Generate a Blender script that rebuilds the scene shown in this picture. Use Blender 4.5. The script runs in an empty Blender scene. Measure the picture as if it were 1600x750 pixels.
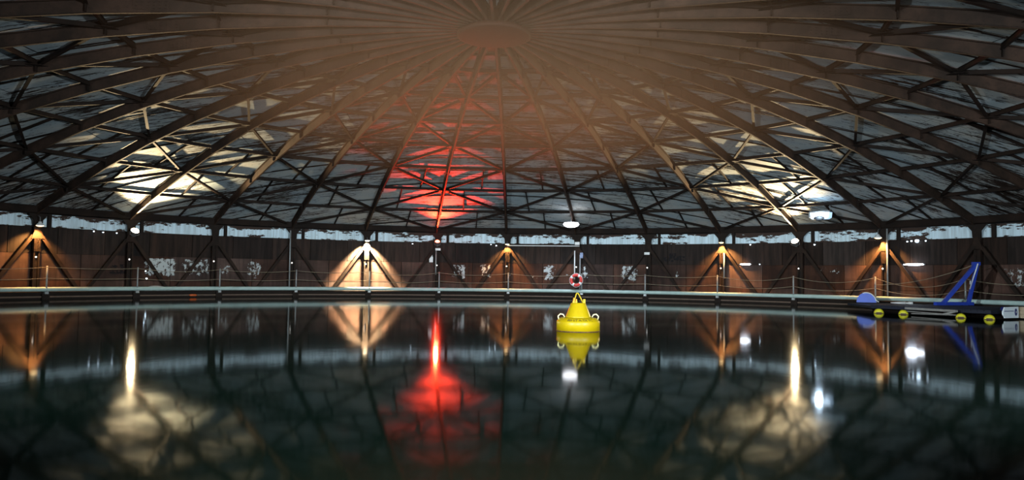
import bpy, math, random
from math import sin, cos, pi, radians as R_, sqrt, atan2
from mathutils import Vector, Matrix

random.seed(7)
S = bpy.context.scene
COL = S.collection

# ---------------------------------------------------------------- camera
CAM = Vector((0.0, -19.46, 1.201))
YAW, PITCH, ROLL = 0.02487, 0.04761, 0.0127
F = Vector((sin(YAW) * cos(PITCH), cos(YAW) * cos(PITCH), sin(PITCH)))
R0 = Vector((cos(YAW), -sin(YAW), 0))
U0 = R0.cross(F)
RT = R0 * cos(ROLL) + U0 * sin(ROLL)
UP = -R0 * sin(ROLL) + U0 * cos(ROLL)
cd = bpy.data.cameras.new('camera')
cam = bpy.data.objects.new('camera', cd)
COL.objects.link(cam)
cam.matrix_world = Matrix(((RT.x, UP.x, -F.x, CAM.x), (RT.y, UP.y, -F.y, CAM.y), (RT.z, UP.z, -F.z, CAM.z), (0, 0, 0, 1)))
cd.sensor_width = 36.0
cd.lens = 36.0 * 1169.2 / 1600
cd.shift_x = 0.002
cd.clip_end = 200
S.camera = cam

# ---------------------------------------------------------------- world, exposure
w = bpy.data.worlds.new('world')
S.world = w
w.use_nodes = True
w.node_tree.nodes['Background'].inputs[0].default_value = (0.0, 0.0, 0.0, 1)
w.node_tree.nodes['Background'].inputs[1].default_value = 0.0
S.view_settings.view_transform = 'Standard'
S.view_settings.look = 'None'
S.view_settings.gamma = 1.0
S.view_settings.use_curve_mapping = False
S.view_settings.exposure = 0.0
try:
    S.cycles.use_denoising = True
    S.cycles.max_bounces = 6
    S.cycles.diffuse_bounces = 3
    S.cycles.glossy_bounces = 3
    S.cycles.volume_bounces = 1
    S.cycles.volume_step_rate = 1.0
    S.cycles.sample_clamp_indirect = 4.0
    S.cycles.use_light_tree = True
except Exception:
    pass


def lamp(name, kind, loc, aim, power, color, size=0.1, cone=90, blend=0.6, parent=None, vol=1.0):
    ld = bpy.data.lights.new(name, kind)
    ld.energy = power
    ld.color = color
    if kind == 'SPOT':
        ld.spot_size = R_(cone)
        ld.spot_blend = blend
        ld.shadow_soft_size = size
    elif kind == 'POINT':
        ld.shadow_soft_size = size
    ld.volume_factor = vol if hasattr(ld, 'volume_factor') else 1.0
    o = bpy.data.objects.new(name, ld)
    COL.objects.link(o)
    o.location = loc
    if aim is not None:
        o.rotation_euler = Vector(aim).to_track_quat('-Z', 'Y').to_euler()
    if parent is not None:
        o.parent = parent
    return o


def polar(deg, r, z=0.0):
    a = R_(deg)
    return Vector((r * sin(a), r * cos(a), z))


# unseen cold lights behind the camera, shining across the tank
COLD = (0.80, 0.93, 1.0)
for dg, pw, aim in ((-150, 25000, (12, 14, 0.5)), (180, 20000, (0, 22, 0.5)), (150, 25000, (-12, 14, 0.5)), (165, 9000, (16, 4, 0.0))):  # last entry is an added fill that brightens the raft and sign
    p = polar(dg, 21.6, 2.7)
    lamp('unseen_cold_light', 'SPOT', p, Vector(aim) - p, pw, COLD, 0.25, 62, 1.0)
# weaker fill lights added out of view along the wall to brighten the roof
for dg, pw in ((-100, 480), (104, 560), (-135, 460), (135, 460), (180, 120)):
    p = polar(dg, 21.0, 2.4)
    lamp('roof_fill_light', 'SPOT', p, Vector((0, 2, 5.4)) - p, pw, (0.86, 0.93, 1.0), 0.25, 120, 0.8)


# ---------------------------------------------------------------- mesh helpers
class MB:
    def __init__(s):
        s.v = []
        s.f = []
        s.smooth = []

    def add(s, vs, fs, smooth=False):
        o = len(s.v)
        s.v += [tuple(v) for v in vs]
        s.f += [tuple(i + o for i in f) for f in fs]
        s.smooth += [smooth] * len(fs)
        return s

    def box(s, c, d, rot=None):
        x, y, z = d[0] / 2, d[1] / 2, d[2] / 2
        vs = [Vector((i * x, j * y, k * z)) for i in (-1, 1) for j in (-1, 1) for k in (-1, 1)]
        if rot is not None:
            vs = [rot @ v for v in vs]
        c = Vector(c)
        return s.add([v + c for v in vs], [(0, 1, 3, 2), (4, 6, 7, 5), (0, 4, 5, 1), (2, 3, 7, 6), (0, 2, 6, 4), (1, 5, 7, 3)])

    def beam(s, a, b, w_, h_, up=(0, 0, 1), prof=None):
        a = Vector(a)
        b = Vector(b)
        d = (b - a).normalized()
        sx = d.cross(Vector(up)).normalized()
        sy = sx.cross(d).normalized()
        pr = prof or [(-w_ / 2, -h_ / 2), (w_ / 2, -h_ / 2), (w_ / 2, h_ / 2), (-w_ / 2, h_ / 2)]
        n = len(pr)
        vs = [p + sx * q[0] + sy * q[1] for p in (a, b) for q in pr]
        fs = [(i, (i + 1) % n, n + (i + 1) % n, n + i) for i in range(n)]
        fs += [tuple(reversed(range(n))), tuple(range(n, 2 * n))]
        return s.add(vs, fs)

    def tube(s, pts, r, n=8, closed=False, smooth=True, caps=True):
        pts = [Vector(p) for p in pts]
        m = len(pts)
        rs = r if isinstance(r, (list, tuple)) else [r] * m
        vs = []
        ref = None
        for i, p in enumerate(pts):
            if closed:
                d = pts[(i + 1) % m] - pts[i - 1]
            else:
                d = pts[min(i + 1, m - 1)] - pts[max(i - 1, 0)]
            d.normalize()
            if ref is None:
                ref = Vector((0, 0, 1)) if abs(d.z) < 0.9 else Vector((1, 0, 0))
            sx = d.cross(ref).normalized()
            sy = sx.cross(d).normalized()
            ref = sy
            for k in range(n):
                a = 2 * pi * k / n
                vs.append(p + (sx * cos(a) + sy * sin(a)) * rs[i])
        fs = []
        for i in range(m if closed else m - 1):
            j = (i + 1) % m
            for k in range(n):
                l = (k + 1) % n
                fs.append((i * n + k, i * n + l, j * n + l, j * n + k))
        if not closed and caps:
            fs.append(tuple(reversed(range(n))))
            fs.append(tuple(range((m - 1) * n, m * n)))
        return s.add(vs, fs, smooth)

    def lathe(s, prof, n=32, c=(0, 0, 0), rot=None, smooth=True):
        c = Vector(c)
        vs = []
        for r, z in prof:
            for k in range(n):
                a = 2 * pi * k / n
                v = Vector((r * cos(a), r * sin(a), z))
                if rot is not None:
                    v = rot @ v
                vs.append(v + c)
        fs = []
        for i in range(len(prof) - 1):
            for k in range(n):
                l = (k + 1) % n
                fs.append((i * n + k, i * n + l, (i + 1) * n + l, (i + 1) * n + k))
        if prof[0][0] > 1e-5:
            fs.append(tuple(reversed(range(n))))
        if prof[-1][0] > 1e-5:
            fs.append(tuple(range((len(prof) - 1) * n, len(prof) * n)))
        return s.add(vs, fs, smooth)

    def prism(s, poly, a, b, axis='y'):
        n = len(poly)

        def P(q, t):
            if axis == 'y':
                return (q[0], t, q[1])
            if axis == 'x':
                return (t, q[0], q[1])
            return (q[0], q[1], t)
        vs = [P(q, a) for q in poly] + [P(q, b) for q in poly]
        fs = [(i, (i + 1) % n, n + (i + 1) % n, n + i) for i in range(n)]
        fs += [tuple(reversed(range(n))), tuple(range(n, 2 * n))]
        return s.add(vs, fs)

    def arc(s, r0, r1, z0, z1, a0, a1, n):
        """block of an annulus between two angles (degrees from +y, clockwise)"""
        vs = []
        for i in range(n + 1):
            a = a0 + (a1 - a0) * i / n
            vs += [polar(a, r0, z0), polar(a, r1, z0), polar(a, r1, z1), polar(a, r0, z1)]
        fs = []
        for i in range(n):
            o = 4 * i
            for k in range(4):
                l = (k + 1) % 4
                fs.append((o + k, o + l, o + 4 + l, o + 4 + k))
        fs += [(0, 3, 2, 1), (4 * n, 4 * n + 1, 4 * n + 2, 4 * n + 3)]
        return s.add(vs, fs)

    def mesh(s, name, mat):
        me = bpy.data.meshes.new(name)
        me.from_pydata(s.v, [], s.f)
        for p, sm in zip(me.polygons, s.smooth):
            p.use_smooth = sm
        me.materials.append(mat)
        me.validate()
        import bmesh
        bm = bmesh.new()
        bm.from_mesh(me)
        bmesh.ops.recalc_face_normals(bm, faces=bm.faces)
        bm.to_mesh(me)
        bm.free()
        return me

    def build(s, name, mat, parent=None):
        return link(name, s.mesh(name, mat), parent)


def link(name, me, parent=None):
    o = bpy.data.objects.new(name, me)
    COL.objects.link(o)
    if parent is not None:
        o.parent = parent
    return o


def tag(o, label, cat, group=None, kind=None):
    o['label'] = label
    o['category'] = cat
    if group:
        o['group'] = group
    if kind:
        o['kind'] = kind
    return o


def empty(name, loc=(0, 0, 0), rz=0.0):
    o = bpy.data.objects.new(name, None)
    o.empty_display_size = 0.2
    COL.objects.link(o)
    o.location = loc
    o.rotation_euler = (0, 0, rz)
    return o


# ---------------------------------------------------------------- materials
class NT:
    def __init__(s, name):
        s.m = bpy.data.materials.new(name)
        s.m.use_nodes = True
        s.t = s.m.node_tree
        s.b = s.t.nodes['Principled BSDF']
        s.out = s.t.nodes['Material Output']

    def n(s, typ, **kw):
        x = s.t.nodes.new(typ)
        for k, v in kw.items():
            setattr(x, k, v)
        return x

    def l(s, a, b):
        s.t.links.new(a, b)

    def math(s, op, a, b=None, c=None, clamp=False):
        x = s.n('ShaderNodeMath', operation=op)
        x.use_clamp = clamp
        for i, q in enumerate((a, b, c)):
            if q is None:
                continue
            if isinstance(q, (int, float)):
                x.inputs[i].default_value = q
            else:
                s.l(q, x.inputs[i])
        return x.outputs[0]

    def pos(s):
        return s.n('ShaderNodeNewGeometry').outputs['Position']

    def mapping(s, vec, scale=(1, 1, 1), loc=(0, 0, 0)):
        x = s.n('ShaderNodeMapping')
        x.inputs['Scale'].default_value = scale
        x.inputs['Location'].default_value = loc
        s.l(vec, x.inputs['Vector'])
        return x.outputs[0]

    def noise(s, vec, scale=1.0, detail=4.0, rough=0.6):
        x = s.n('ShaderNodeTexNoise')
        x.inputs['Scale'].default_value = scale
        x.inputs['Detail'].default_value = detail
        x.inputs['Roughness'].default_value = rough
        s.l(vec, x.inputs['Vector'])
        return x.outputs[0]

    def step(s, v, a, b, lo=0.0, hi=1.0):
        x = s.n('ShaderNodeMapRange')
        x.inputs['From Min'].default_value = a
        x.inputs['From Max'].default_value = b
        x.inputs['To Min'].default_value = lo
        x.inputs['To Max'].default_value = hi
        s.l(v, x.inputs['Value'])
        return x.outputs[0]

    def mix(s, f, a, b):
        x = s.n('ShaderNodeMix', data_type='RGBA')
        if isinstance(f, (int, float)):
            x.inputs[0].default_value = f
        else:
            s.l(f, x.inputs[0])
        for i, q in ((6, a), (7, b)):
            if isinstance(q, tuple):
                x.inputs[i].default_value = (*q, 1)
            else:
                s.l(q, x.inputs[i])
        return x.outputs[2]

    def color(s, c):
        if isinstance(c, tuple):
            s.b.inputs['Base Color'].default_value = (*c, 1)
        else:
            s.l(c, s.b.inputs['Base Color'])
        return s

    def set(s, rough=None, metal=None, spec=None):
        if rough is not None:
            s.b.inputs['Roughness'].default_value = rough
        if metal is not None:
            s.b.inputs['Metallic'].default_value = metal
        if spec is not None:
            s.b.inputs['Specular IOR Level'].default_value = spec
        return s

    def bump(s, h, strength=0.3, dist=0.02):
        x = s.n('ShaderNodeBump')
        x.inputs['Strength'].default_value = strength
        x.inputs['Distance'].default_value = dist
        s.l(h, x.inputs['Height'])
        s.l(x.outputs[0], s.b.inputs['Normal'])
        return s


def simple(name, c, rough=0.6, metal=0.0, spec=0.4, var=0.25, scale=6.0, c2=None):
    k = NT(name)
    nz = k.noise(k.pos(), scale, 4, 0.65)
    d = c2 or tuple(x * (1 - var) for x in c)
    k.color(k.mix(k.step(nz, 0.35, 0.65), d, c))
    k.set(rough, metal, spec)
    return k.m


def emit(name, c, strength):
    k = NT(name)
    k.color((0.8, 0.8, 0.8))
    k.b.inputs['Emission Color'].default_value = (*c, 1)
    k.b.inputs['Emission Strength'].default_value = strength
    k.set(0.3)
    return k.m


def m_steel(name='rusty_steel', g=1.0):
    k = NT(name)
    p = k.pos()
    a = k.noise(p, 1.3, 4, 0.6)
    b = k.noise(p, 9.0, 4, 0.7)
    c = k.mix(k.step(a, 0.4, 0.62), tuple(g * v for v in (0.030, 0.020, 0.015)), tuple(g * v for v in (0.058, 0.034, 0.024)))
    c = k.mix(k.step(b, 0.5, 0.75, 0, 0.55), c, (0.015, 0.011, 0.010))
    k.color(c).set(0.75, 0.0, 0.12)
    return k.m


def m_wall():
    k = NT('rusty_wall_plate')
    p = k.pos()
    sep = k.n('ShaderNodeSeparateXYZ')
    k.l(p, sep.inputs[0])
    x, y, z = sep.outputs
    ang = k.math('MULTIPLY', k.math('ARCTAN2', x, y), 180 / pi)
    comb = k.n('ShaderNodeCombineXYZ')
    k.l(k.math('MULTIPLY', ang, 22.5 * pi / 180), comb.inputs[0])
    k.l(z, comb.inputs[1])
    uv = comb.outputs[0]
    streak = k.noise(k.mapping(uv, (5.0, 0.35, 1)), 1.0, 5, 0.65)
    blot = k.noise(k.mapping(uv, (0.5, 0.9, 1)), 1.0, 3, 0.6)
    fine = k.noise(uv, 14.0, 4, 0.7)
    low = k.mix(k.step(blot, 0.38, 0.62), (0.044, 0.021, 0.0145), (0.086, 0.040, 0.026))
    low = k.mix(k.step(streak, 0.42, 0.66, 0, 0.75), low, (0.026, 0.015, 0.011))
    upc = k.mix(k.step(streak, 0.40, 0.64), (0.036, 0.022, 0.017), (0.015, 0.011, 0.009))
    c = k.mix(k.step(z, 1.885, 1.895), low, upc)
    c = k.mix(k.step(fine, 0.58, 0.75, 0, 0.5), c, (0.016, 0.011, 0.009))
    rnd = k.n('ShaderNodeObjectInfo').outputs['Random']
    hsv = k.n('ShaderNodeHueSaturation')
    k.l(c, hsv.inputs['Color'])
    k.l(k.step(rnd, 0.0, 1.0, 0.60, 1.30), hsv.inputs['Value'])
    k.l(k.step(k.math('FRACT', k.math('MULTIPLY', rnd, 7.31)), 0.0, 1.0, 0.65, 1.05), hsv.inputs['Saturation'])
    c = hsv.outputs[0]
    # old white paint left in patches: angle0, angle1, z0, z1, amount
    patches = [(-46.0, -41.5, 0.80, 1.86, 0.53), (-41.8, -37.4, 0.80, 1.86, 0.455), (-37.2, -34.6, 0.9, 1.6, 0.45), (-33.8, -30.9, 0.72, 1.80, 0.47), (-28.8, -26.4, 0.8, 1.5, 0.40),
               (-6.1, -2.9, 0.82, 1.84, 0.47), (-2.0, 0.7, 0.85, 1.88, 0.47), (1.6, 3.5, 0.86, 1.77, 0.44), (7.0, 9.5, 0.80, 1.86, 0.50),
               (4.7, 7.2, 0.85, 1.30, 0.42), (12.5, 14.2, 0.90, 1.82, 0.52), (9.6, 12.3, 0.95, 1.4, 0.42), (17.9, 21.2, 0.80, 1.88, 0.50), (25.4, 26.8, 0.9, 1.7, 0.50),
               (43.3, 47.5, 1.3, 1.86, 0.40), (52.6, 53.9, 1.42, 1.87, 0.46), (64, 70, 0.8, 1.8, 0.44)]
    tot = None
    for a0, a1, z0, z1, am in patches:
        fa, fz = 0.9, 0.30
        m = k.math('MULTIPLY', k.step(ang, a0 - fa, a0 + fa), k.step(ang, a1 + fa, a1 - fa))
        m = k.math('MULTIPLY', m, k.math('MULTIPLY', k.step(z, z0 - fz, z0 + fz), k.step(z, z1 + fz * 0.3, z1 - fz * 0.3)))
        m = k.math('MULTIPLY', m, am)
        tot = m if tot is None else k.math('MAXIMUM', tot, m)
    fl = k.noise(k.mapping(uv, (5.5, 4.2, 1)), 1.0, 6, 0.75)
    mask = k.step(k.math('ADD', fl, tot), 0.97, 1.0)
    mask = k.math('MULTIPLY', mask, k.step(tot, 0.05, 0.15))
    c = k.mix(mask, c, (0.48, 0.52, 0.52))
    # black brush marks
    gm = None
    for a0, a1, z0, z1 in ((-49.5, -47.7, 1.05, 1.22), (-49.4, -48.6, 1.30, 1.50), (-48.4, -47.6, 1.30, 1.50), (24.3, 24.9, 2.05, 2.3), (25.0, 26.0, 2.05, 2.50), (26.0, 27.2, 2.1, 2.35)):
        m = k.math('MULTIPLY', k.step(ang, a0 - .05, a0 + .05), k.step(ang, a1 + .05, a1 - .05))
        m = k.math('MULTIPLY', m, k.math('MULTIPLY', k.step(z, z0 - .02, z0 + .02), k.step(z, z1 + .02, z1 - .02)))
        gm = m if gm is None else k.math('MAXIMUM', gm, m)
    gn = k.noise(k.mapping(uv, (7, 7, 1), (3, 1, 0)), 1.0, 2, 0.5)
    c = k.mix(k.math('MULTIPLY', gm, k.step(gn, 0.44, 0.5, 0, 0.85)), c, (0.008, 0.008, 0.010))
    k.color(c).set(0.65, 0.0, 0.08)
    k.bump(fine, 0.25, 0.01)
    return k.m


def m_band():
    k = NT('flaking_white_band')
    p = k.pos()
    sep = k.n('ShaderNodeSeparateXYZ')
    k.l(p, sep.inputs[0])
    x, y, z = sep.outputs
    ang = k.math('MULTIPLY', k.math('ARCTAN2', x, y), 22.5)
    comb = k.n('ShaderNodeCombineXYZ')
    k.l(ang, comb.inputs[0])
    k.l(z, comb.inputs[1])
    uv = comb.outputs[0]
    big = k.noise(k.mapping(uv, (0.33, 0.8, 1)), 1.0, 3, 0.6)
    fl = k.noise(k.mapping(uv, (1.6, 5.0, 1)), 1.0, 6, 0.72)
    edge = k.step(z, 3.22, 3.56, 0.0, 0.22)
    edge2 = k.step(z, 3.10, 3.0, 0.0, 0.10)
    m = k.math('ADD', k.math('ADD', fl, k.math('ADD', edge, edge2)), k.step(big, 0.35, 0.7, -0.13, 0.12))
    m = k.step(m, 0.575, 0.60)
    st = k.noise(k.mapping(uv, (9.0, 0.5, 1)), 1.0, 4, 0.6)
    c = k.mix(k.step(st, 0.4, 0.7), (0.70, 0.86, 0.94), (0.46, 0.56, 0.60))
    c = k.mix(m, c, (0.045, 0.028, 0.022))
    k.color(c).set(0.7, 0.0, 0.12)
    return k.m


def m_roof():
    k = NT('flaking_roof_sheet')
    p = k.pos()
    st = k.noise(k.mapping(p, (0.75, 8.5, 2.0)), 1.0, 6, 0.72)
    big = k.noise(k.mapping(p, (0.16, 0.24, 0.2), (4.2, 1.0, 0)), 1.0, 3, 0.6)
    sp = k.noise(k.mapping(p, (2.5, 9.0, 3.0)), 1.0, 5, 0.75)
    m = k.math('ADD', st, k.step(big, 0.32, 0.72, -0.12, 0.10))
    m1 = k.step(m, 0.52, 0.57)
    m2 = k.step(k.math('ADD', sp, k.step(big, 0.3, 0.7, -0.1, 0.08)), 0.565, 0.60)
    tint = k.noise(k.mapping(p, (0.5, 0.9, 0.5)), 1.0, 3, 0.6)
    c = k.mix(k.step(tint, 0.35, 0.65), (0.31, 0.37, 0.40), (0.42, 0.43, 0.41))
    c = k.mix(k.math('MAXIMUM', m1, m2), c, (0.032, 0.020, 0.015))
    k.color(c).set(0.7, 0.0, 0.12)
    return k.m


def m_water():
    k = NT('dark_water')
    p = k.pos()
    k.color((0.0012, 0.0052, 0.0034)).set(0.058, 0.0, 0.10)
    k.b.inputs['IOR'].default_value = 1.333
    a = k.noise(k.mapping(p, (1.6, 0.9, 1)), 1.0, 3, 0.55)
    b = k.noise(k.mapping(p, (0.30, 0.22, 1), (5, 2, 0)), 1.0, 2, 0.5)
    h = k.math('ADD', k.math('MULTIPLY', a, 0.10), k.math('MULTIPLY', b, 0.5))
    k.bump(h, 0.16, 0.05)
    return k.m


def m_haze(center, rad):
    k = NT('warm_haze')
    k.t.nodes.remove(k.b)
    sc = k.n('ShaderNodeVolumePrincipled')
    sc.inputs['Color'].default_value = (0.33, 0.22, 0.13, 1)
    sc.inputs['Anisotropy'].default_value = 0.15
    sc.inputs['Absorption Color'].default_value = (0, 0, 0, 1)
    p = k.pos()
    mp = k.n('ShaderNodeMapping', vector_type='POINT')
    mp.inputs['Scale'].default_value = tuple(1 / r for r in rad)
    mp.inputs['Location'].default_value = tuple(-c / r for c, r in zip(center, rad))
    k.l(p, mp.inputs['Vector'])
    ln = k.n('ShaderNodeVectorMath', operation='LENGTH')
    k.l(mp.outputs[0], ln.inputs[0])
    fall = k.step(ln.outputs['Value'], 1.0, 0.35)
    fall = k.math('POWER', fall, 1.2)
    nz = k.noise(k.mapping(p, (0.35, 0.35, 0.6)), 1.0, 2, 0.5)
    d = k.math('MULTIPLY', k.math('MULTIPLY', fall, k.step(nz, 0.3, 0.7, 0.75, 1.2)), HAZE)
    k.l(d, sc.inputs['Density'])
    k.l(sc.outputs[0], k.out.inputs['Volume'])
    return k.m


HAZE = 0.072
STEEL = m_steel('rusty_steel', 0.55)
RIBM = m_steel('rusty_rib_steel', 0.95)
BRACE = m_steel('dark_brace_steel', 0.33)  # same steel recipe as the ribs, scaled darker
DARK = simple('dark_deck_steel', (0.022, 0.016, 0.013), 0.75, 0, 0.08)
WALL = m_wall()
BAND = m_band()
ROOF = m_roof()
WATER = m_water()
TEAL = simple('pale_teal_paint', (0.44, 0.58, 0.54), 0.5, 0, 0.4, 0.2, 2.0)
GALV = simple('galvanised_grey', (0.36, 0.38, 0.38), 0.45, 0.2, 0.5, 0.3)
ROPE = simple('pale_rope', (0.30, 0.25, 0.17), 0.8)
WHITE = simple('white_enamel', (0.75, 0.76, 0.75), 0.4, 0, 0.5, 0.08)
BLACK = simple('black_rubber', (0.010, 0.010, 0.011), 0.6)
YELLOW = simple('yellow_paint', (0.32, 0.22, 0.0012), 0.38, 0, 0.22, 0.12, 5.0)
YELLOW2 = simple('yellow_float_paint', (0.72, 0.66, 0.02), 0.45, 0, 0.5, 0.15)
BROWNB = simple('grimy_brown', (0.10, 0.055, 0.02), 0.7)
BLUE = simple('blue_paint', (0.020, 0.055, 0.42), 0.45, 0, 0.5, 0.2)
BLUEH = simple('blue_plastic', (0.03, 0.10, 0.60), 0.45, 0, 0.5, 0.12)
NAVY = simple('navy_deck', (0.010, 0.013, 0.026), 0.6, 0, 0.4)
PLANK = simple('weathered_grey_plank', (0.26, 0.25, 0.23), 0.7)
RED = simple('life_ring_red', (0.65, 0.05, 0.04), 0.5, 0, 0.4, 0.1)
CREAM = simple('cream_board', (0.82, 0.90, 0.94), 0.5, 0, 0.4, 0.06)
TAN = simple('tan_crate', (0.42, 0.33, 0.22), 0.6)
INK = simple('dark_blue_ink', (0.01, 0.02, 0.16), 0.5, 0, 0.4, 0.05)
ORANGE = simple('orange_plastic', (0.70, 0.14, 0.03), 0.5)

# ---------------------------------------------------------------- structure
RW = 22.5                # wall radius
PH = 2.36                # angle of the post nearest the picture centre
PHR = 2.12               # the same for the ribs
ZA, ZC = 7.64, 0.00849   # rib soffit profile


def prof(r):
    return ZA - ZC * r * r


# wall: backing cylinder + riveted plates
wall = empty('wall_round')
wall['kind'] = 'structure'
b = MB()
n = 144
for i in range(n):
    a0, a1 = 360 * i / n, 360 * (i + 1) / n
    b.add([polar(a0, 22.60, -0.6), polar(a1, 22.60, -0.6), polar(a1, 22.60, 4.2), polar(a0, 22.60, 4.2)], [(0, 1, 2, 3)])
bo = b.build('wall_backing', STEEL, wall)
rows = ((-0.5, 0.742, 10, 0.0, WALL, 22.500), (0.758, 1.882, 5, 2.5, WALL, 22.512), (1.898, 2.982, 5, 0.0, WALL, 22.498), (2.994, 4.0, 10, 5.0, BAND, 22.485))
for z0, z1, st, off, mt, rr in rows:
    q = MB()
    q.arc(rr, rr + 0.05, z0, z1, -st / 2 + 0.03, st / 2 - 0.03, 3 if st == 10 else 2)
    me = q.mesh('wall_panel', mt)
    for i in range(int(360 / st)):
        o = link('wall_panel', me, wall)
        o.rotation_euler = (0, 0, -R_(PH + off + st * i))
        o.location = polar(PH + off + st * i, random.uniform(-0.006, 0.006))

# roof: sheets laid in rows, ribs, ring beams, diagonals
roof = empty('ceiling')
roof['kind'] = 'structure'
b = MB()
RR = [0.01, 3, 6, 9, 12, 15, 18, 20.5, 22.6]
n = 72
for j in range(len(RR) - 1):
    for i in range(n):
        a0, a1 = 360 * i / n, 360 * (i + 1) / n
        b.add([polar(a0, RR[j], prof(RR[j]) + 0.55), polar(a1, RR[j], prof(RR[j]) + 0.55), polar(a1, RR[j + 1], prof(RR[j + 1]) + 0.55), polar(a0, RR[j + 1], prof(RR[j + 1]) + 0.55)], [(0, 1, 2, 3)])
b.build('roof_backing', STEEL, roof)
ROWH = 1.5
LEN = 6.4
SKIN = 0.35
for ri in range(30):
    y0 = -22.5 + ri * ROWH
    y1 = y0 + ROWH
    off = (ri % 3) * LEN / 3
    ymid = min(abs(y0), abs(y1)) if y0 * y1 > 0 else 0
    xm = sqrt(max(0, 22.5 ** 2 - ymid ** 2))
    x0 = -22.5 - LEN + off
    while x0 < 22.5:
        x1 = x0 + LEN
        if x1 > -xm and x0 < xm:
            NX, NY = 5, 2
            vs = []
            dz = random.uniform(-0.012, 0.012)
            for jy in range(NY + 1):
                yy = y0 + 0.006 + (ROWH - 0.012) * jy / NY
                lim = sqrt(max(0.0, 22.46 ** 2 - yy * yy))
                for ix in range(NX + 1):
                    xx = x0 + 0.004 + (LEN - 0.008) * ix / NX
                    xx = max(-lim, min(lim, xx))
                    vs.append((xx, yy, prof(sqrt(xx * xx + yy * yy)) + SKIN + dz + 0.02 * jy / NY))
            if max(v[0] for v in vs) - min(v[0] for v in vs) > 0.3:
                fs = []
                for jy in range(NY):
                    for ix in range(NX):
                        o_ = jy * (NX + 1) + ix
                        fs.append((o_, o_ + NX + 1, o_ + NX + 2, o_ + 1))
                q = MB()
                q.add(vs, fs)
                me = bpy.data.meshes.new('roof_sheet')
                me.from_pydata(q.v, [], q.f)
                me.materials.append(ROOF)
                link('roof_sheet', me, roof)
        x0 = x1
# lap strips along the sheet rows
for ri in range(1, 30):
    y0 = -22.5 + ri * ROWH
    lim = sqrt(max(0.0, 22.3 ** 2 - y0 * y0))
    if lim < 2:
        continue
    m_ = 20
    q = MB()
    for i in range(m_):
        xa, xb = -lim + 2 * lim * i / m_, -lim + 2 * lim * (i + 1) / m_
        q.beam((xa, y0, prof(sqrt(xa * xa + y0 * y0)) + SKIN - 0.03), (xb, y0, prof(sqrt(xb * xb + y0 * y0)) + SKIN - 0.02), 0.03, 0.03)
    q.build('lap_strip', BRACE, roof)

RJ = [22.25, 19.87, 17.27, 14.70, 12.10, 9.50, 6.90, 4.30]
# rib: an I-section swept along the profile (local +y is outward)
rs = [0.85, 2.5, 4.3, 6.9, 9.5, 12.1, 14.7, 17.27, 19.87, 21.3, 22.3]
PRO = [(-0.035, 0.0), (0.035, 0.0), (0.035, 0.015), (0.012, 0.03), (0.012, 0.305), (0.08, 0.31), (0.08, 0.335), (-0.08, 0.335), (-0.08, 0.31), (-0.012, 0.305), (-0.012, 0.03), (-0.035, 0.015)]
q = MB()
vs = []
for r in rs:
    for x, z in PRO:
        vs.append((x, r, prof(r) + z))
m_ = len(PRO)
fs = []
for i in range(len(rs) - 1):
    for k in range(m_):
        l = (k + 1) % m_
        fs.append((i * m_ + k, i * m_ + l, (i + 1) * m_ + l, (i + 1) * m_ + k))
fs += [tuple(range(m_)), tuple(range((len(rs) - 1) * m_, len(rs) * m_))]
q.add(vs, fs)
rib_me = q.mesh('rib', RIBM)
q = MB()   # web stiffeners at the ring nodes
for r in RJ[1:]:
    for sx in (-1, 1):
        q.box((sx * 0.05, r, prof(r) + 0.165), (0.07, 0.03, 0.27))
stiff_me = q.mesh('web_stiffener', BRACE)
q = MB()   # riveted splice plate on both faces of the web
rsp = 8.2
for sx in (-1, 1):
    q.box((sx * 0.02, rsp, prof(rsp) + 0.165), (0.016, 0.75, 0.25))
    for i in range(6):
        for j in range(3):
            q.box((sx * 0.033, rsp - 0.3 + 0.12 * i, prof(rsp - 0.3 + 0.12 * i) + 0.09 + 0.075 * j), (0.016, 0.03, 0.03))
splice_me = q.mesh('splice_plate', RIBM)
for k in range(36):
    a = -R_(PHR + 10 * k)
    o = link('rib', rib_me, roof)
    o.rotation_euler = (0, 0, a)
    link('splice_plate', splice_me, o)
    s_ = link('web_stiffener', stiff_me, o)
    s_['kind'] = 'stuff'

LPR = [(-0.05, -0.07), (0.05, -0.07), (0.05, 0.07), (0.035, 0.07), (0.035, -0.05), (-0.05, -0.05)]
for j, r in enumerate(RJ):
    if j == 0:
        continue
    q = MB()
    aa = R_(5)
    z = prof(r) + 0.27
    q.beam((-r * sin(aa), r * cos(aa), z), (r * sin(aa), r * cos(aa), z), 0.12, 0.16,
           prof=[(-0.04, -0.065), (0.04, -0.065), (0.04, -0.052), (0.01, -0.052), (0.01, 0.052), (0.04, 0.052), (0.04, 0.065), (-0.04, 0.065), (-0.04, 0.052), (-0.01, 0.052), (-0.01, -0.052), (-0.04, -0.052)])
    me = q.mesh('ring_beam', BRACE)
    for k in range(36):
        link('ring_beam', me, roof).rotation_euler = (0, 0, -R_(PHR + 5 + 10 * k))
# eave girder above the white band
q = MB()
q.arc(22.05, 22.44, 3.52, 3.56, -5, 5, 2)
q.arc(22.05, 22.10, 3.52, 3.80, -5, 5, 2)
q.arc(22.00, 22.44, 3.80, 3.84, -5, 5, 2)
me = q.mesh('eave_beam', BRACE)
for k in range(36):
    link('eave_beam', me, roof).rotation_euler = (0, 0, -R_(PHR + 5 + 10 * k))
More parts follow.
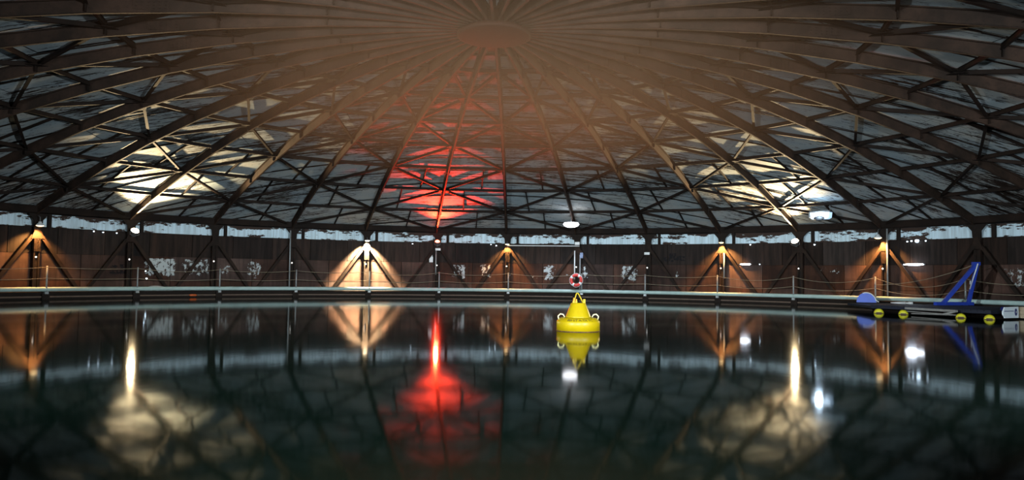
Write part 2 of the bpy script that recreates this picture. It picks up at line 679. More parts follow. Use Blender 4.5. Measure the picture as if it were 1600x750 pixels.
# diagonals: mirrored pair of meshes per ring bay
for j in range(len(RJ) - 1):
    ra, rb = RJ[j], RJ[j + 1]
    mes = []
    for sgn in (1, -1):
        aa = R_(5) * sgn
        q = MB()
        q.beam((-ra * sin(aa), ra * cos(aa), prof(ra) + 0.25), (rb * sin(aa), rb * cos(aa), prof(rb) + 0.25), 0.1, 0.14,
               prof=[(-0.045, -0.06), (0.045, -0.06), (0.045, -0.046), (0.012, -0.046), (0.012, 0.06), (-0.012, 0.06), (-0.012, -0.046), (-0.045, -0.046)])
        mes.append(q.mesh('diagonal_brace', BRACE))
    for k in range(36):
        # node where (k + j) is odd, counted from the post nearest the picture centre (k = 0 is even)
        first = (k + j) % 2 == 1          # end on rib k at ring j
        me = mes[0] if first else mes[1]
        link('diagonal_brace', me, roof).rotation_euler = (0, 0, -R_(PHR + 5 + 10 * k))
# gusset plates at the nodes
for j in range(0, 8):
    r = RJ[j]
    q = MB()
    q.lathe([(0.0, prof(r) + 0.175), (0.30, prof(r) + 0.175), (0.30, prof(r) + 0.188), (0.0, prof(r) + 0.188)], 8, (0, r, 0), None, False)
    me = q.mesh('node_plate', BRACE)
    for k in range(36):
        if (k + j) % 2 == 1:
            link('node_plate', me, roof).rotation_euler = (0, 0, -R_(PHR + 10 * k))
# thin rafters at mid bay near the eave
q = MB()
for i in range(3):
    ra, rb = RJ[i], RJ[i + 1]
    dx = (0.25, -0.5, 0.35)[i]
    q.beam((dx, ra, prof(ra) + 0.31), (dx, rb, prof(rb) + 0.31), 0.05, 0.08)
me = q.mesh('rafter', BRACE)
for k in range(36):
    o = link('rafter', me, roof)
    o.rotation_euler = (0, 0, -R_(PHR + 5 + 10 * k))
# hub
q = MB()
q.lathe([(0.0, 7.47), (0.90, 7.47), (0.98, 7.49), (0.98, 7.56), (0.82, 7.58), (0.82, 7.98), (0.0, 7.98)], 48)
hub = q.build('hub', simple('hub_red_brown', (0.045, 0.021, 0.014), 0.8, 0, 0.1), roof)

# water
b = MB()
b.lathe([(0.0, 0.0), (22.55, 0.0)], 128, smooth=False)
wat = MB()
n = 96
vs = [(0, 0, 0)] + [polar(360 * i / n, 22.55) for i in range(n)]
wat.add(vs, [(0, 1 + (i + 1) % n, 1 + i) for i in range(n)])
wo = wat.build('water_surface', WATER)
wo['kind'] = 'structure'
wo['label'] = 'still dark green water filling the round tank'
wo['category'] = 'water'

# haze under the crown of the dome
HC, HR = (0.6, 0.5, 6.7), (11.0, 11.0, 3.1)
hz = MB()
hz.lathe([(11.0 * sin(pi * i / 12) if 0 < i < 12 else 0.0, -3.1 * cos(pi * i / 12)) for i in range(13)], 32, HC)
ho = hz.build('haze', m_haze(HC, HR))
ho['kind'] = 'stuff'
ho['label'] = 'warm brown haze gathered below the crown of the dome'
ho['category'] = 'haze'

# ---------------------------------------------------------------- walkway
wk = empty('walkway')
tag(wk, 'narrow walkway around the tank wall with pale teal edge tube and rope rails', 'walkway')
q = MB()
q.arc(21.36, 22.47, 0.24, 0.30, -4.97, 4.97, 3)
dm = q.mesh('deck_plate', DARK)
for k in range(36):
    link('deck_plate', dm, wk).rotation_euler = (0, 0, -R_(PH + 5 + 10 * k))
q = MB()
q.tube([polar(2.5 * i, 21.35, 0.41) for i in range(144)], 0.095, 10, True)
q.build('edge_tube', TEAL, wk)
q = MB()
q.tube([polar(2.5 * i, 21.42, 0.10) for i in range(144)], 0.035, 8, True)
q.build('lower_pipe', simple('worn_brown_pipe', (0.16, 0.11, 0.08), 0.5), wk)
q = MB()
q.arc(21.46, 21.52, -0.5, 0.235, -4.97, 4.97, 3)
fm = q.mesh('fascia_plate', DARK)
for k in range(36):
    link('fascia_plate', fm, wk).rotation_euler = (0, 0, -R_(PH + 5 + 10 * k))
q = MB()
q.box((0, 21.40, 0.16), (0.30, 0.14, 0.36))
q.box((0, 21.38, 0.30), (0.12, 0.10, 0.10))
hm = q.mesh('tube_bracket', DARK)
q = MB()
q.tube([(0, 21.30, 0.25), (0, 21.30, 1.36)], 0.034, 8)
q.box((0, 21.30, 0.27), (0.14, 0.10, 0.10))
sm_ = q.mesh('stanchion', GALV)
KS = list(range(-7, 8))
STAN = {}
for k in KS:
    dg = PH + 10 * k
    dg += {-6: -0.03, -2: 0.12, -1: 0.11, 0: 0.2, 1: 0.9}.get(k, 0)
    STAN[k] = dg
    link('stanchion', sm_, wk).rotation_euler = (0, 0, -R_(dg))
    link('tube_bracket', hm, wk).rotation_euler = (0, 0, -R_(PH + 10 * k))
SAG = {-6: .05, -5: .12, -4: .10, -3: .09, -2: .16, -1: .12, 0: .12, 1: .06, 2: .10, 3: .20, 4: .24, 5: .38, 6: .22}
for k in KS[:-1]:
    for zz, sg in ((1.31, SAG.get(k, .1)), (0.86, SAG.get(k, .1) * 0.7)):
        pts = []
        for i in range(13):
            t = i / 12
            pts.append(polar(STAN[k] + (STAN[k + 1] - STAN[k]) * t, 21.27 , zz - sg * 4 * t * (1 - t)))
        q = MB()
        q.tube(pts, 0.011, 6)
        q.build('rope', ROPE, wk)

# ---------------------------------------------------------------- posts
RP = 22.22


def make_post():
    t = empty('support_post')
    for sx in (-1, 1):
        q = MB()
        q.beam((sx * 0.095, 0, 0.30), (sx * 0.095, 0, 3.52), 0.07, 0.12, (0, 1, 0))
        q.build('upright', STEEL, t)
    q = MB()
    q.box((0, 0.05, 1.9), (0.12, 0.02, 3.2))
    q.build('web', DARK, t)
    q = MB()
    for i in range(9):
        q.box((0, -0.075, 1.98 + 0.065 * i), (0.26, 0.02, 0.035))
    o = q.build('batten', STEEL, t)
    o['kind'] = 'stuff'
    q = MB()
    q.prism([(-0.25, 2.48), (0.25, 2.48), (0.07, 2.98), (-0.07, 2.98)], -0.085, -0.065)
    q.build('gusset', STEEL, t)
    for sx in (-1, 1):
        q = MB()
        q.beam((sx * 0.17, -0.01, 2.60), (sx * 1.80, -0.01, 0.30), 0.14, 0.10, (0, 1, 0))
        q.build('brace', STEEL, t)
    q = MB()
    q.prism([(-0.16, 2.98), (0.16, 2.98), (0.18, 3.25), (0.42, 3.53), (-0.42, 3.53), (-0.18, 3.25)], -0.10, -0.04)
    q.build('knee_plate', DARK, t)
    q = MB()
    q.box((0.55, 0.15, 3.25), (0.13, 0.14, 0.56))
    q.build('side_bracket', DARK, t)
    q = MB()
    q.lathe([(0.0, 0), (0.032, 0), (0.036, 0.01), (0.032, 0.022), (0, 0.025)], 12, (-0.05, -0.09, 1.72), Matrix.Rotation(pi / 2, 3, 'X'))
    q.build('glowing_marker', MARK, t)
    return t


MARK = emit('marker_glow', (1.0, 0.97, 0.92), 2.2)  # emission keeps the small post discs bright
WHERE = {-6: 'under the small orange-glowing pendant at the far left', -5: 'under the bright warm floodlight on the left', -4: 'behind the flaking white wall patch, carrying no lamp',
         -3: 'with a pale conduit, left of the bright light cone', -2: 'washed by the strongest warm downlight', -1: 'below the red lamp with a small white box beside it',
         0: 'in the orange glow left of the life ring', 1: 'behind the life ring and yellow buoy, bluish lit', 2: 'unlit, with a small pale plate, right of the life ring',
         3: 'in the orange glow beside the short white wall tube', 4: 'under the bright warm floodlight on the right', 5: 'in the orange glow under the right-hand pendant lamp',
         6: 'in the shade behind the blue A-frame hoist'}


def copy_tree(o, parent=None):
    c = o.copy()
    COL.objects.link(c)
    if parent is not None:
        c.parent = parent
    for ch in list(o.children):
        if ch.type != 'LIGHT':
            copy_tree(ch, c)
    return c


post0 = make_post()
POST = {}
for i, k in enumerate(sorted(WHERE)):
    o = post0 if i == 0 else copy_tree(post0)
    dg = PH + 10 * k
    o.location = polar(dg, RP)
    o.rotation_euler = (0, 0, -R_(dg))
    tag(o, 'braced rusty post ' + WHERE[k], 'post', 'wall posts with slanted braces')
    POST[k] = o
# conduits and boxes on single posts
for k, sx, z0, z1, mt in ((-3, -0.16, 0.3, 3.40, GALV), (5, 0.16, 0.3, 3.5, GALV), (1, -0.14, 1.05, 2.62, WHITE), (1, 0.16, 0.3, 2.4, GALV), (-1, -0.10, 1.2, 2.6, GALV), (3, 0.12, 1.2, 2.5, GALV)):
    q = MB()
    q.tube([(sx, -0.10, z0), (sx, -0.10, z1)], 0.035, 8)
    q.build('conduit', mt, POST[k])['label'] = 'pale conduit pipe'
q = MB()
q.box((0.24, -0.1, 2.36), (0.16, 0.12, 0.30))
q.build('switch_box', simple('bluish_box', (0.20, 0.26, 0.42), 0.5), POST[1])
q = MB()
q.box((0.0, -0.12, 3.02), (0.26, 0.05, 0.16))
q.build('name_plate', WHITE, POST[1])
q = MB()
q.box((-0.06, -0.12, 2.48), (0.28, 0.05, 0.13))
q.build('name_plate', WHITE, POST[2])
q = MB()
q.box((0.0, -0.12, 2.60), (0.28, 0.06, 0.12))
q.build('name_plate', WHITE, POST[-1])
# box beside the red lamp post
t = empty('junction_box', polar(-8.55, 22.38, 1.88), R_(8.55))
tag(t, 'small white junction box on the wall left of the red lamp post', 'box')
q = MB()
q.box((0, 0, 0.16), (0.20, 0.14, 0.30))
q.build('body', WHITE, t)
q = MB()
q.box((0, 0, 0.37), (0.13, 0.12, 0.10))
q.build('cap', WHITE, t)
q = MB()
q.tube([(0, 0, 0.0), (0.05, 0, -0.2), (0.2, 0, -0.42), (0.32, 0.02, -0.52)], 0.012, 6)
q.build('cable', simple('dull_red_cable', (0.14, 0.04, 0.03), 0.6), t)
# thin rod between two posts
q = MB()
q.tube([polar(2.3 + 10.4 * i / 8, 22.02, 2.87) for i in range(9)], 0.028, 8)
tag(q.build('hanging_pipe', WHITE), 'thin white pipe strung between two posts under the white band', 'pipe')

# ---------------------------------------------------------------- lamps
WARM = (1.0, 0.74, 0.40)
ORNG = (1.0, 0.47, 0.13)
REDC = (1.0, 0.035, 0.012)
G_WARM = emit('warm_glass', (1.0, 0.80, 0.50), 25)
G_ORNG = emit('orange_glass', (1.0, 0.66, 0.28), 9)
G_RED = emit('red_glass', (1.0, 0.06, 0.02), 45)
G_WHITE = emit('white_glass', (0.92, 0.93, 1.0), 6)
G_COLD = emit('cold_glass', (0.62, 0.82, 1.0), 11)
HOUS = simple('lamp_housing_grey', (0.16, 0.16, 0.16), 0.5, 0.3)


def floodlight(dg, r, z, tilt, glass, label, power, col, cone, size=1.0, aim=None):
    """box floodlight: local -y faces the middle of the tank, tilted up"""
    t = empty('floodlight', polar(dg, r, z), -R_(dg))
    tag(t, label, 'lamp')
    rot = Matrix.Rotation(-R_(tilt), 3, 'X')
    s = size
    q = MB()
    pr = [(0.10 * s, -0.02), (0.17 * s, -0.10), (0.185 * s, -0.13), (0.175 * s, -0.135), (0.16 * s, -0.11)]
    face = Matrix.Rotation(pi / 2, 3, 'X')
    q.lathe([(0.0, -0.20), (0.09 * s, -0.20), (0.13 * s, -0.10), (0.19 * s, 0.03), (0.19 * s, 0.05), (0.175 * s, 0.05), (0.16 * s, 0.02), (0.0, 0.0)], 24, (0, 0, 0), rot @ face)
    q.build('housing', HOUS, t)
    q = MB()
    q.lathe([(0.0, 0.012), (0.168 * s, 0.03), (0.15 * s, 0.07), (0.09 * s, 0.10), (0.0, 0.115)], 24, (0, 0, 0), rot @ face)
    q.build('lens', glass, t)
    q = MB()
    q.tube([(-0.20 * s, 0, 0), (-0.20 * s, 0.02, -0.14), (0, 0.03, -0.22), (0.20 * s, 0.02, -0.14), (0.20 * s, 0, 0)], 0.014, 6)
    q.tube([(0, 0.03, -0.22), (0, 22.15 - r, -0.24)], 0.02, 6)
    q.build('bracket', HOUS, t)
    d = rot @ Vector((0, -1, 0))
    lamp('flood_lamp_light', 'SPOT', d * 0.16, aim or d, power, col, 0.10, cone, 1.0, t)
    return t


floodlight(-47.7, 21.72, 2.98, 48, G_WARM, 'bright warm floodlight on the left wall aimed at the roof', 13000, WARM, 84, 1.0, Vector((0, -1, 0.48)))
floodlight(42.2, 21.72, 3.0, 48, G_WARM, 'bright warm floodlight on the right wall aimed at the roof', 13000, WARM, 84, 1.0, Vector((0, -1, 0.48)))
floodlight(-7.8, 21.72, 2.98, 58, G_RED, 'glowing red lamp on a post near the middle, reddening the roof', 11000, REDC, 84, 0.75, Vector((0.05, -1, 0.50)))


def pendant(dg, r, z, rad, label, power, col, glass, cone, out=0.0, group=None, stem=0.35, flat=False, mt=None):
    t = empty('pendant_lamp', polar(dg, r, z), -R_(dg))
    tag(t, label, 'lamp', group)
    q = MB()
    if flat:
        q.lathe([(0.0, 0.05), (rad * 0.4, 0.05), (rad, 0.015), (rad, 0.0), (rad * 0.94, 0.0), (rad * 0.4, 0.03), (0.0, 0.03)], 28)
    else:
        q.lathe([(0.0, 0.17), (0.06, 0.17), (0.07, 0.11), (rad * 0.8, 0.06), (rad, 0.0), (rad * 0.96, 0.0), (rad * 0.75, 0.045), (0.0, 0.06)], 28)
    q.build('shade', mt or WHITE, t)
    q = MB()
    if rad > 0.4:
        q.lathe([(0.0, -0.17), (rad * 0.45, -0.155), (rad * 0.80, -0.09), (rad * 0.95, 0.0), (rad * 0.80, 0.09), (0, 0.10)], 28)
    else:
        q.lathe([(0.0, -0.035), (rad * 0.5, -0.028), (rad * 0.88, 0.004), (rad * 0.8, 0.02), (0, 0.02)], 24)
    q.build('bulb', glass, t)
    q = MB()
    q.tube([(0, 0, 0.05), (0, 0, stem), (0, 0.12, stem + 0.06), (0, 22.18 - r, stem + 0.06)] if r > 20.5 else [(0, 0, 0.05), (0, 0, stem)], 0.018, 6)
    q.build('stem', HOUS, t)
    d = Vector((0, out, -1)).normalized()
    lamp('pendant_lamp_light', 'SPOT', (0, 0, -0.20 if rad > 0.4 else -0.09), d, power, col, 0.05, cone, 0.6, t)
    return t


pendant(-57.9, 21.82, 3.00, 0.17, 'small orange-glowing pendant at the far left post', 1100, ORNG, G_ORNG, 108, 0.42)
pendant(52.1, 21.82, 3.08, 0.17, 'small orange-glowing pendant at a post near the moored raft', 1300, ORNG, G_ORNG, 108, 0.42)
pendant(2.3, 21.85, 2.93, 0.13, 'small orange downlight on the post left of the life ring', 800, ORNG, G_ORNG, 108, 0.42, flat=True, stem=0.1)
pendant(32.5, 21.85, 3.02, 0.14, 'small flat white downlight glowing orange above the short wall tube', 1400, ORNG, G_ORNG, 108, 0.42, flat=True, stem=0.1)
pendant(-17.7, 21.90, 2.98, 0.15, 'strongest warm downlight, throwing a white cone down the wall', 20000, (1.0, 0.76, 0.44), G_WARM, 98, 0.50, flat=True, stem=0.12)
pendant(12.15, 19.6, 3.90, 0.44, 'large round white disc lamp hanging from the roof above the life ring', 420, (0.75, 0.83, 1.0), G_WHITE, 150, 0.0, flat=True, stem=0.45)

# bluish box light under the roof on the right
t = empty('box_light', (14.53, 13.11, 3.84), -atan2(14.53, 13.11) )
tag(t, 'bluish glowing box light under the roof right of the right floodlight', 'lamp')
q = MB()
q.box((0, 0, 0.34), (0.90, 0.34, 0.05))
q.box((-0.46, 0, 0.22), (0.05, 0.34, 0.26))
q.build('housing', HOUS, t)
q = MB()
q.prism([(-0.43, 0.31), (-0.40, 0.06), (-0.30, 0.02), (0.30, 0.02), (0.40, 0.08), (0.43, 0.31)], -0.15, 0.15)
q.build('glass', emit('box_glass', (0.42, 0.68, 1.0), 1.1), t)
q = MB()
q.lathe([(0.22, -0.01), (0.24, 0.03), (0.20, 0.05), (0.0, 0.055)], 20, (-0.02, -0.15, 0.05), Matrix.Rotation(pi / 2, 3, 'X') @ Matrix.Diagonal((1, 0.45, 1)))
q.build('lens_ring', BLACK, t)
q = MB()
q.tube([(-0.45, 0, 0.35), (-0.45, 0, 0.62)], 0.02, 6)
q.tube([(0.40, 0, 0.35), (0.40, 0, 0.62)], 0.02, 6)
q.build('hanger', HOUS, t)
lamp('box_lamp_light', 'POINT', (0, -0.35, 0.15), None, 60, (0.6, 0.8, 1.0), 0.15, parent=t)


def tube_light(d0, d1, z, label, strength, pw):
    dm_ = (d0 + d1) / 2
    L = 22.4 * R_(d1 - d0)
    t = empty('tube_light', polar(dm_, 22.40, z), -R_(dm_))
    tag(t, label, 'lamp')
    q = MB()
    q.box((0, 0.04, 0), (L + 0.1, 0.06, 0.06))
    q.build('batten_body', HOUS, t)
    q = MB()
    q.tube([(-L / 2, -0.02, 0), (-L / 4, -0.02, 0), (L / 4, -0.02, 0), (L / 2, -0.02, 0)], [0.022, 0.04, 0.046, 0.030], 8)
    q.build('tube', emit('tube_glow', (0.80, 0.88, 1.0), strength), t)
    lamp('tube_lamp_light', 'POINT', (0, -0.25, 0.0), None, pw, (0.7, 0.82, 1.0), 0.2, parent=t)


tube_light(54.3, 56.4, 1.91, 'long white fluorescent tube on the wall right of the right-hand pendant', 14, 10)
tube_light(34.6, 35.9, 1.93, 'short white fluorescent tube on the wall in the right half', 9, 4)

# small cold wall lamps, plus two glowing dots on the paint patch
SMALL = [(-51.5, 2.92, 1, 'leftmost of three tiny white lamps left of the left floodlight'), (-50.5, 2.90, 1, 'middle of three tiny white lamps left of the left floodlight'),
         (-49.0, 2.90, 1, 'tiny white lamp nearest the left floodlight'), (-11.2, 2.89, 0.9, 'tiny white wall lamp left of the red lamp'),
         (-0.05, 2.93, 1, 'left of two tiny white lamps beside the orange middle downlight'), (0.72, 2.87, 1.2, 'right of two tiny white lamps beside the orange middle downlight'),
         (35.9, 2.93, 1.3, 'tiny white lamp under the white band above the short tube'), (43.95, 2.88, 1.4, 'tiny white lamp right of the right floodlight'),
         (54.7, 2.92, 1.1, 'leftmost tiny lamp in the row above the long tube'), (55.15, 2.94, 1.3, 'second tiny lamp left of the bright cold lamp above the long tube'),
         (55.75, 2.94, 3.0, 'bright cold white lamp above the long fluorescent tube'), (56.7, 2.93, 1.1, 'rightmost tiny lamp in the row above the long tube'),
         (-45.6, 1.20, 1.0, 'upper tiny glowing dot on the flaking white wall patch'), (-45.45, 0.86, 1.3, 'lower tiny glowing dot at the left end of the flaking white wall patch'),  # both are emissive dots set on the painted patch
         (37.1, 1.93, 0.9, 'tiny white lamp just right of the short wall tube')]
for dg, z, s, lab in SMALL:
    t = empty('light_dot', polar(dg, 22.42, z), -R_(dg))
    tag(t, lab, 'lamp', 'tiny white wall lamps')
    s *= 0.55
    q = MB()
    q.box((0, 0.03, 0.02 * s), (0.10 * s, 0.06, 0.05 * s))
    q.build('base', HOUS, t)
    q = MB()
    q.lathe([(0.0, -0.045 * s), (0.03 * s, -0.04 * s), (0.05 * s, -0.01 * s), (0.045 * s, 0.02 * s), (0, 0.03 * s)], 12, (0, -0.03, 0))
    q.build('bulb', G_COLD, t)

# ---------------------------------------------------------------- life ring
t = empty('life_ring', polar(12.5, 21.18, 0.66), -R_(12.5))
tag(t, 'red and white life ring hung on the walkway rail above the buoy', 'life ring')
RC, rc = 0.27, 0.085
for i in range(8):
    q = MB()
    a0, a1 = 2 * pi * i / 8 - 0.2, 2 * pi * (i + 1) / 8 - 0.2
    if i % 2:
        a0 += 0.2
        a1 -= 0.2
    else:
        a0 -= 0.2
        a1 += 0.2
    q.tube([(RC * cos(a0 + (a1 - a0) * u / 6), 0, 0.34 + RC * sin(a0 + (a1 - a0) * u / 6)) for u in range(7)], rc, 10)
    q.build('ring_section', RED if i % 2 == 0 else WHITE, t)
q = MB()
q.tube([((RC + 0.085) * cos(2 * pi * u / 24), -0.03 + 0.02 * cos(8 * pi * u / 24), 0.34 + (RC + 0.085 + 0.02 * cos(8 * pi * u / 24)) * sin(2 * pi * u / 24)) for u in range(24)], 0.012, 6, True)
q.build('grab_line', WHITE, t)
q = MB()
q.tube([(0.0, 0.0, 0.69), (0.0, 0.06, 0.72), (0.0, 0.08, 0.66)], 0.015, 6)
q.build('hook', GALV, t)

# ---------------------------------------------------------------- yellow buoy
BU = Vector((1.95, -2.83, 0))
bz = empty('mooring_buoy', BU, 0.0)
tag(bz, 'bright yellow conical mooring buoy floating in the middle of the water', 'buoy')
q = MB()
q.lathe([(0.0, -0.30), (0.46, -0.30), (0.478, -0.27), (0.478, -0.012)], 48)
q.lathe([(0.478, 0.012), (0.478, 0.205), (0.47, 0.22), (0.40, 0.285), (0.36, 0.295), (0.26, 0.30)], 48)
q.build('drum', YELLOW, bz)
q = MB()
q.lathe([(0.470, -0.015), (0.484, -0.010), (0.484, 0.012), (0.470, 0.016)], 48)
q.build('rust_seam', simple('rust_seam', (0.10, 0.04, 0.006), 0.7, c2=(0.018, 0.009, 0.005), scale=14), bz)
q = MB()
q.lathe([(0.29, 0.285), (0.275, 0.32), (0.165, 0.60), (0.155, 0.615), (0.0, 0.62)], 48)
q.build('cone', YELLOW, bz)
q = MB()
q.tube([(-0.10, 0.0, 0.60), (-0.075, 0.0, 0.70), (-0.045, 0, 0.82), (-0.025, 0, 0.835), (0.0, 0, 0.82), (0.09, 0, 0.65), (0.105, 0, 0.61)], 0.014, 8)
q.build('lifting_bail', YELLOW, bz)
for sx, hh in ((-0.105, 0.73), (-0.05, 0.70), (0.125, 0.70)):
    q = MB()
    q.prism([(sx - 0.03, 0.60), (sx + 0.03, 0.60), (sx + (0.03 if sx > 0 else 0.015), hh), (sx - (0.02 if sx > 0 else 0.0), hh)], -0.04, 0.04)
    q.build('lug', YELLOW, bz)
for sx in (-1, 1):
    q = MB()
    q.tube([(sx * 0.43, -0.02, 0.24), (sx * 0.45, -0.02, 0.32), (sx * 0.40, -0.02, 0.37), (sx * 0.34, -0.02, 0.36), (sx * 0.30, -0.02, 0.30)], 0.013, 8)
    q.build('handle', simple('pale_yellow', (0.80, 0.72, 0.35), 0.4), bz)
# stencilled mark on the sloping shoulder
fc = bpy.data.curves.new('stencil', 'FONT')
fc.body = 'BEI ET A-TX TC'
fc.size = 0.085
fc.align_x = 'CENTER'
tmp = bpy.data.objects.new('stencil_tmp', fc)
COL.objects.link(tmp)
dgp = bpy.context.evaluated_depsgraph_get()
dgp.update()
tme = bpy.data.meshes.new_from_object(tmp.evaluated_get(dgp))
bpy.data.objects.remove(tmp)
for v in tme.vertices:
    u, h = v.co.x, v.co.y
    rr = 0.462 - 0.068 * (h / 0.085)
    zz = 0.2285 + 0.060 * (h / 0.085)
    a = u / 0.44
    v.co = (rr * sin(a) * 1.004, -rr * cos(a) * 1.004, zz + 0.003)
tme.materials.clear()
tme.materials.append(BLACK)
link('stencilled_mark', tme, bz)

# ---------------------------------------------------------------- raft
rf = empty('raft', (14.0, 8.0, 0))
tag(rf, 'low dark work raft moored at the right, resting on round yellow floats', 'raft')
O = Vector((14.0, 8.0, 0))
A, B_, C_, E_, G_ = [Vector(p) - O for p in ((14.05, 7.95, 0), (15.98, 4.12, 0), (19.6, 5.9, 0), (17.1, 11.4, 0), (14.85, 11.4, 0))]
ed = (B_ - A).normalized()
nr = Vector((-ed.y, ed.x, 0))
if nr.x < 0:
    nr = -nr
q = MB()
q.prism([(v.x, v.y) for v in (A, B_, C_, E_, G_)], 0.17, 0.25, 'z')
q.build('deck_frame', NAVY, rf)
L = (B_ - A).length
npl = 20
for i in range(npl):
    s0, s1 = L * i / npl + 0.01, L * (i + 1) / npl - 0.01
    dep = 3.9
    pa, pb = A + ed * s0, A + ed * s1
    quad = [pa, pb, pb + nr * dep, pa + nr * dep]
    q = MB()
    q.prism([(v.x, v.y) for v in quad], 0.25, 0.285 + random.uniform(-.004, .004), 'z')
    q.build('deck_plank', NAVY, rf)
for fx, fy, rr in ((14.15, 7.55, 0.168), (14.65, 6.82, 0.162), (15.42, 4.78, 0.150), (15.82, 3.96, 0.155)):
    c = Vector((fx, fy, 0.0)) - O
    dv = (CAM - Vector((fx, fy, 0)))
    dv.z = 0
    dv.normalize()
    rot = dv.to_track_quat('Z', 'Y').to_matrix()
    q = MB()
    q.lathe([(rr * 0.9, -0.50), (rr, -0.40), (rr, -0.02), (rr * 0.9, 0.03), (rr * 0.55, 0.055), (0, 0.06)], 24, c, rot)
    f_ = q.build('float', YELLOW2, rf)
    q = MB()
    q.box(c + dv * 0.06 + Vector((0, 0, 0.03)), (rr * 1.1, 0.04, 0.035), Matrix.Rotation(atan2(dv.y, dv.x) + pi / 2, 3, 'Z'))
    q.box(c + dv * 0.03, (rr * 1.9, 0.10, 0.03), Matrix.Rotation(atan2(dv.y, dv.x) + pi / 2, 3, 'Z'))
    q.build('float_strap', BROWNB, f_)
for (p0, p1, w_, h_, mt) in (((14.68, 6.61, .235), (15.36, 4.80, .225), .10, .075, PLANK), ((14.72, 6.60, .13), (15.32, 4.95, .10), .05, .03, PLANK),
                             ((14.80, 6.45, .06), (15.40, 4.90, .09), .05, .03, PLANK)):
    q = MB()
    off = -nr * 0.10
    q.beam(Vector(p0) - O + off, Vector(p1) - O + off, w_, h_)
    q.build('side_plank', mt, rf)['label'] = 'weathered grey plank along the raft side'
q = MB()
q.beam(Vector((15.15, 5.25, .10)) - O - nr * .05, Vector((15.40, 4.95, .20)) - O - nr * .05, 0.06, 0.05)
q.build('side_bracket', PLANK, rf)

# blue half-round hood on the raft
t = empty('blue_hood', (15.45, 11.02, 0.292), 0)
t.rotation_euler = (0, 0, -atan2(15.4, 30.5))
tag(t, 'bright blue half-round plastic hood standing on the left end of the raft', 'hood')
q = MB()
pr = [(0.36 * cos(pi * i / 16), 0.02 + 0.38 * sin(pi * i / 16)) for i in range(17)]
q.prism([(-0.36, 0.0)] + list(reversed(pr)) + [(0.36, 0.0)], -0.25, 0.25)
q.build('shell', BLUEH, t)
q = MB()
q.tube([(0.36 * cos(u), -0.255, 0.02 + 0.38 * sin(u)) for u in [pi * 0.62 - pi * 0.55 * i / 10 for i in range(11)]] + [(0.46, -0.26, 0.03)], 0.022, 6)
q.build('white_trim', WHITE, t)

# white bottle-like fender + cap on the raft
t = empty('white_fender', (15.45, 9.65, 0.285), 0)
tag(t, 'long white tapered fender lying on the raft beside the blue hood', 'fender')
t.location = (15.9, 9.35, 0.285)
ax = Vector((1, -0.45, 0)).normalized()
q = MB()
q.tube([ax * -0.30 + Vector((0, 0, .05)), ax * -0.05 + Vector((0, 0, .05)), ax * 0.22 + Vector((0, 0, .05))], [0.012, 0.035, 0.05], 10)
q.build('body', WHITE, t)
q = MB()
q.tube([ax * 0.32 + Vector((0, 0, .05)), ax * 0.47 + Vector((0, 0, .05))], 0.05, 10)
q.tube([ax * 0.22 + Vector((0, 0, .05)), ax * 0.32 + Vector((0, 0, .05))], 0.03, 8)
q.build('cap', WHITE, t)

# blue A-frame hoist
LB = Vector((16.91, 8.19, 0.36))
RB = Vector((18.11, 8.54, 0.36))
AP = Vector((18.17, 8.10, 1.87))
t = empty('a_frame_hoist', LB)
tag(t, 'tall blue A-frame hoist standing on the raft at the right', 'hoist')
q = MB()
q.beam((-0.35, -0.1, 0.0), RB - LB + Vector((0.2, 0.06, 0)), 0.14, 0.12)
q.build('base_beam', BLUE, t)
q = MB()
q.beam((0.0, 0, 0.0), AP - LB, 0.11, 0.13)
q.build('leg', BLUE, t)
q = MB()
q.beam(RB - LB, AP - LB + Vector((0.03, 0, 0.02)), 0.10, 0.12, (0, 1, 0))
q.build('leg', BLUE, t)
q = MB()
CD = Vector((-0.10, -0.13, 0))
q.tube([AP - LB + CD + Vector((0.06, 0, 0)), RB - LB + CD + Vector((0.08, 0, 0.55))], 0.022, 6)
q.build('hoist_rope', WHITE, t)
q = MB()
q.box(AP - LB + Vector((-0.03, 0, 0.0)), (0.26, 0.14, 0.12))
q.build('head_block', BLUE, t)
q = MB()
q.box(RB - LB + CD + Vector((0.16, 0, 0.80)), (0.13, 0.05, 0.14))
q.tube([RB - LB + CD + Vector((0.16, 0, 0.45)), RB - LB + CD + Vector((0.16, 0, 0.8))], 0.024, 6)
q.build('cleat', WHITE, t)
# ropes from the hoist head
q = MB()
e1 = polar(52.3, 21.25, 1.0)
pts = []
for i in range(13):
    u = i / 12
    v = AP.lerp(e1, u)
    v.z -= 0.35 * 4 * u * (1 - u) * 0.6
    pts.append(v)
q.tube(pts, 0.012, 6)
tag(q.build('slack_line', ROPE), 'thin slack line running from the blue hoist head to the walkway rail', 'rope')

# white notched sign board at the right end of the raft
SA, SB = Vector((16.16, 3.86, 0)), Vector((16.95, 4.25, 0))
t = empty('sign_board', SA, atan2(SB.y - SA.y, SB.x - SA.x))
W_ = (SB - SA).length
tag(t, 'white notched sign board with a dark blue oval on the raft end', 'sign')
q = MB()
q.prism([(0.02, 0.25), (0.12, 0.40), (W_, 0.415), (W_, 0.055), (0.13, 0.055), (0.11, 0.10), (0.04, 0.15)], -0.02, 0.02)
q.build('board', CREAM, t)
q = MB()
q.prism([(W_ - 0.15 + 0.068 * cos(2 * pi * i / 24), 0.24 + 0.115 * sin(2 * pi * i / 24)) for i in range(24)], -0.026, -0.020)
q.build('oval_emblem', INK, t)
q = MB()
q.prism([(W_ - 0.15 - 0.018, 0.215), (W_ - 0.15 + 0.024, 0.215), (W_ - 0.15 + 0.024, 0.25), (W_ - 0.15 + 0.004, 0.285), (W_ - 0.15 - 0.010, 0.255)], -0.030, -0.026)
q.build('emblem_mark', WHITE, t)
q = MB()
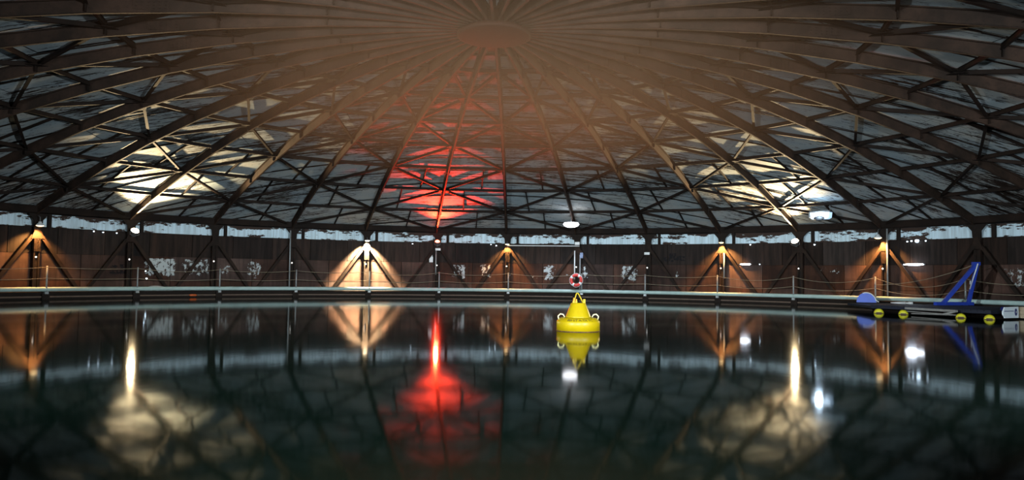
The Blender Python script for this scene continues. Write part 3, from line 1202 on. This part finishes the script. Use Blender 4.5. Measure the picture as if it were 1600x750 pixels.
x = 0.10
while x < W_ - 0.26:
    ww = random.choice((0.012, 0.016, 0.02))
    q.box((x, -0.0215, 0.275 + random.uniform(-.002, .002)), (ww, 0.003, 0.022))
    x += ww + 0.006
o = q.build('lettering', INK, t)
o['kind'] = 'stuff'
q = MB()
q.prism([(0.0, 0.30), (0.10, 0.41), (0.015, 0.41), (-0.03, 0.35)], 0.0, 0.03)
q.build('corner_flap', INK, t)
q = MB()
q.tube([(0.2, 0.02, 0.2), (0.2, 0.10, 0.2)], 0.02, 6)
q.build('support', GALV, t)
q = MB()
q.tube([(W_ - .1, 0.02, 0.2), (W_ - .1, 0.10, 0.2)], 0.02, 6)
q.build('support', GALV, t)

# tan crate cut by the right edge of the picture
t = empty('crate', (17.40, 4.40, 0.0), atan2(SB.y - SA.y, SB.x - SA.x))
tag(t, 'tan slatted crate behind the white sign at the right edge', 'crate')
for i in range(3):
    q = MB()
    q.box((0, 0, 0.10 + 0.125 * i), (0.62, 0.45, 0.105))
    q.build('slat', TAN, t)
for sx in (-1, 1):
    q = MB()
    q.box((sx * 0.22, 0.0, 0.22), (0.06, 0.43, 0.36))
    q.build('corner_post', TAN, t)

# things lying on the walkway
t = empty('white_sheet', polar(-44.7, 21.75, 0.30), R_(44.7))
tag(t, 'low white heap of sheeting on the walkway by the flaking wall patch', 'sheet')
q = MB()
nx, ny = 12, 5
vs = []
for i in range(nx + 1):
    for j in range(ny + 1):
        u, v = i / nx, j / ny
        hgt = 0.30 * (sin(pi * v) ** 0.5) * (max(0, sin(pi * min(1, u * 1.0))) ** 0.5) * (1 - 0.45 * u) + 0.01 * random.random()
        vs.append((-0.62 + 1.24 * u, -0.22 + 0.44 * v, hgt))
fs = [(i * (ny + 1) + j, (i + 1) * (ny + 1) + j, (i + 1) * (ny + 1) + j + 1, i * (ny + 1) + j + 1) for i in range(nx) for j in range(ny)]
q.add(vs, fs, True)
vsb = [(-0.62, -0.22, 0), (0.62, -0.22, 0), (0.62, 0.22, 0), (-0.62, 0.22, 0)]
q.add(vsb, [(0, 1, 2, 3)])
q.build('cloth', WHITE, t)
q = MB()
q.tube([polar(-41.35, 21.32, 0.10), polar(-41.2, 21.32, 0.10), polar(-40.6, 21.32, 0.10), polar(-40.45, 21.32, 0.10)], [0.02, 0.05, 0.05, 0.02], 10)
tag(q.build('orange_float', ORANGE), 'small orange float tied to the pipe below the walkway on the left', 'float')
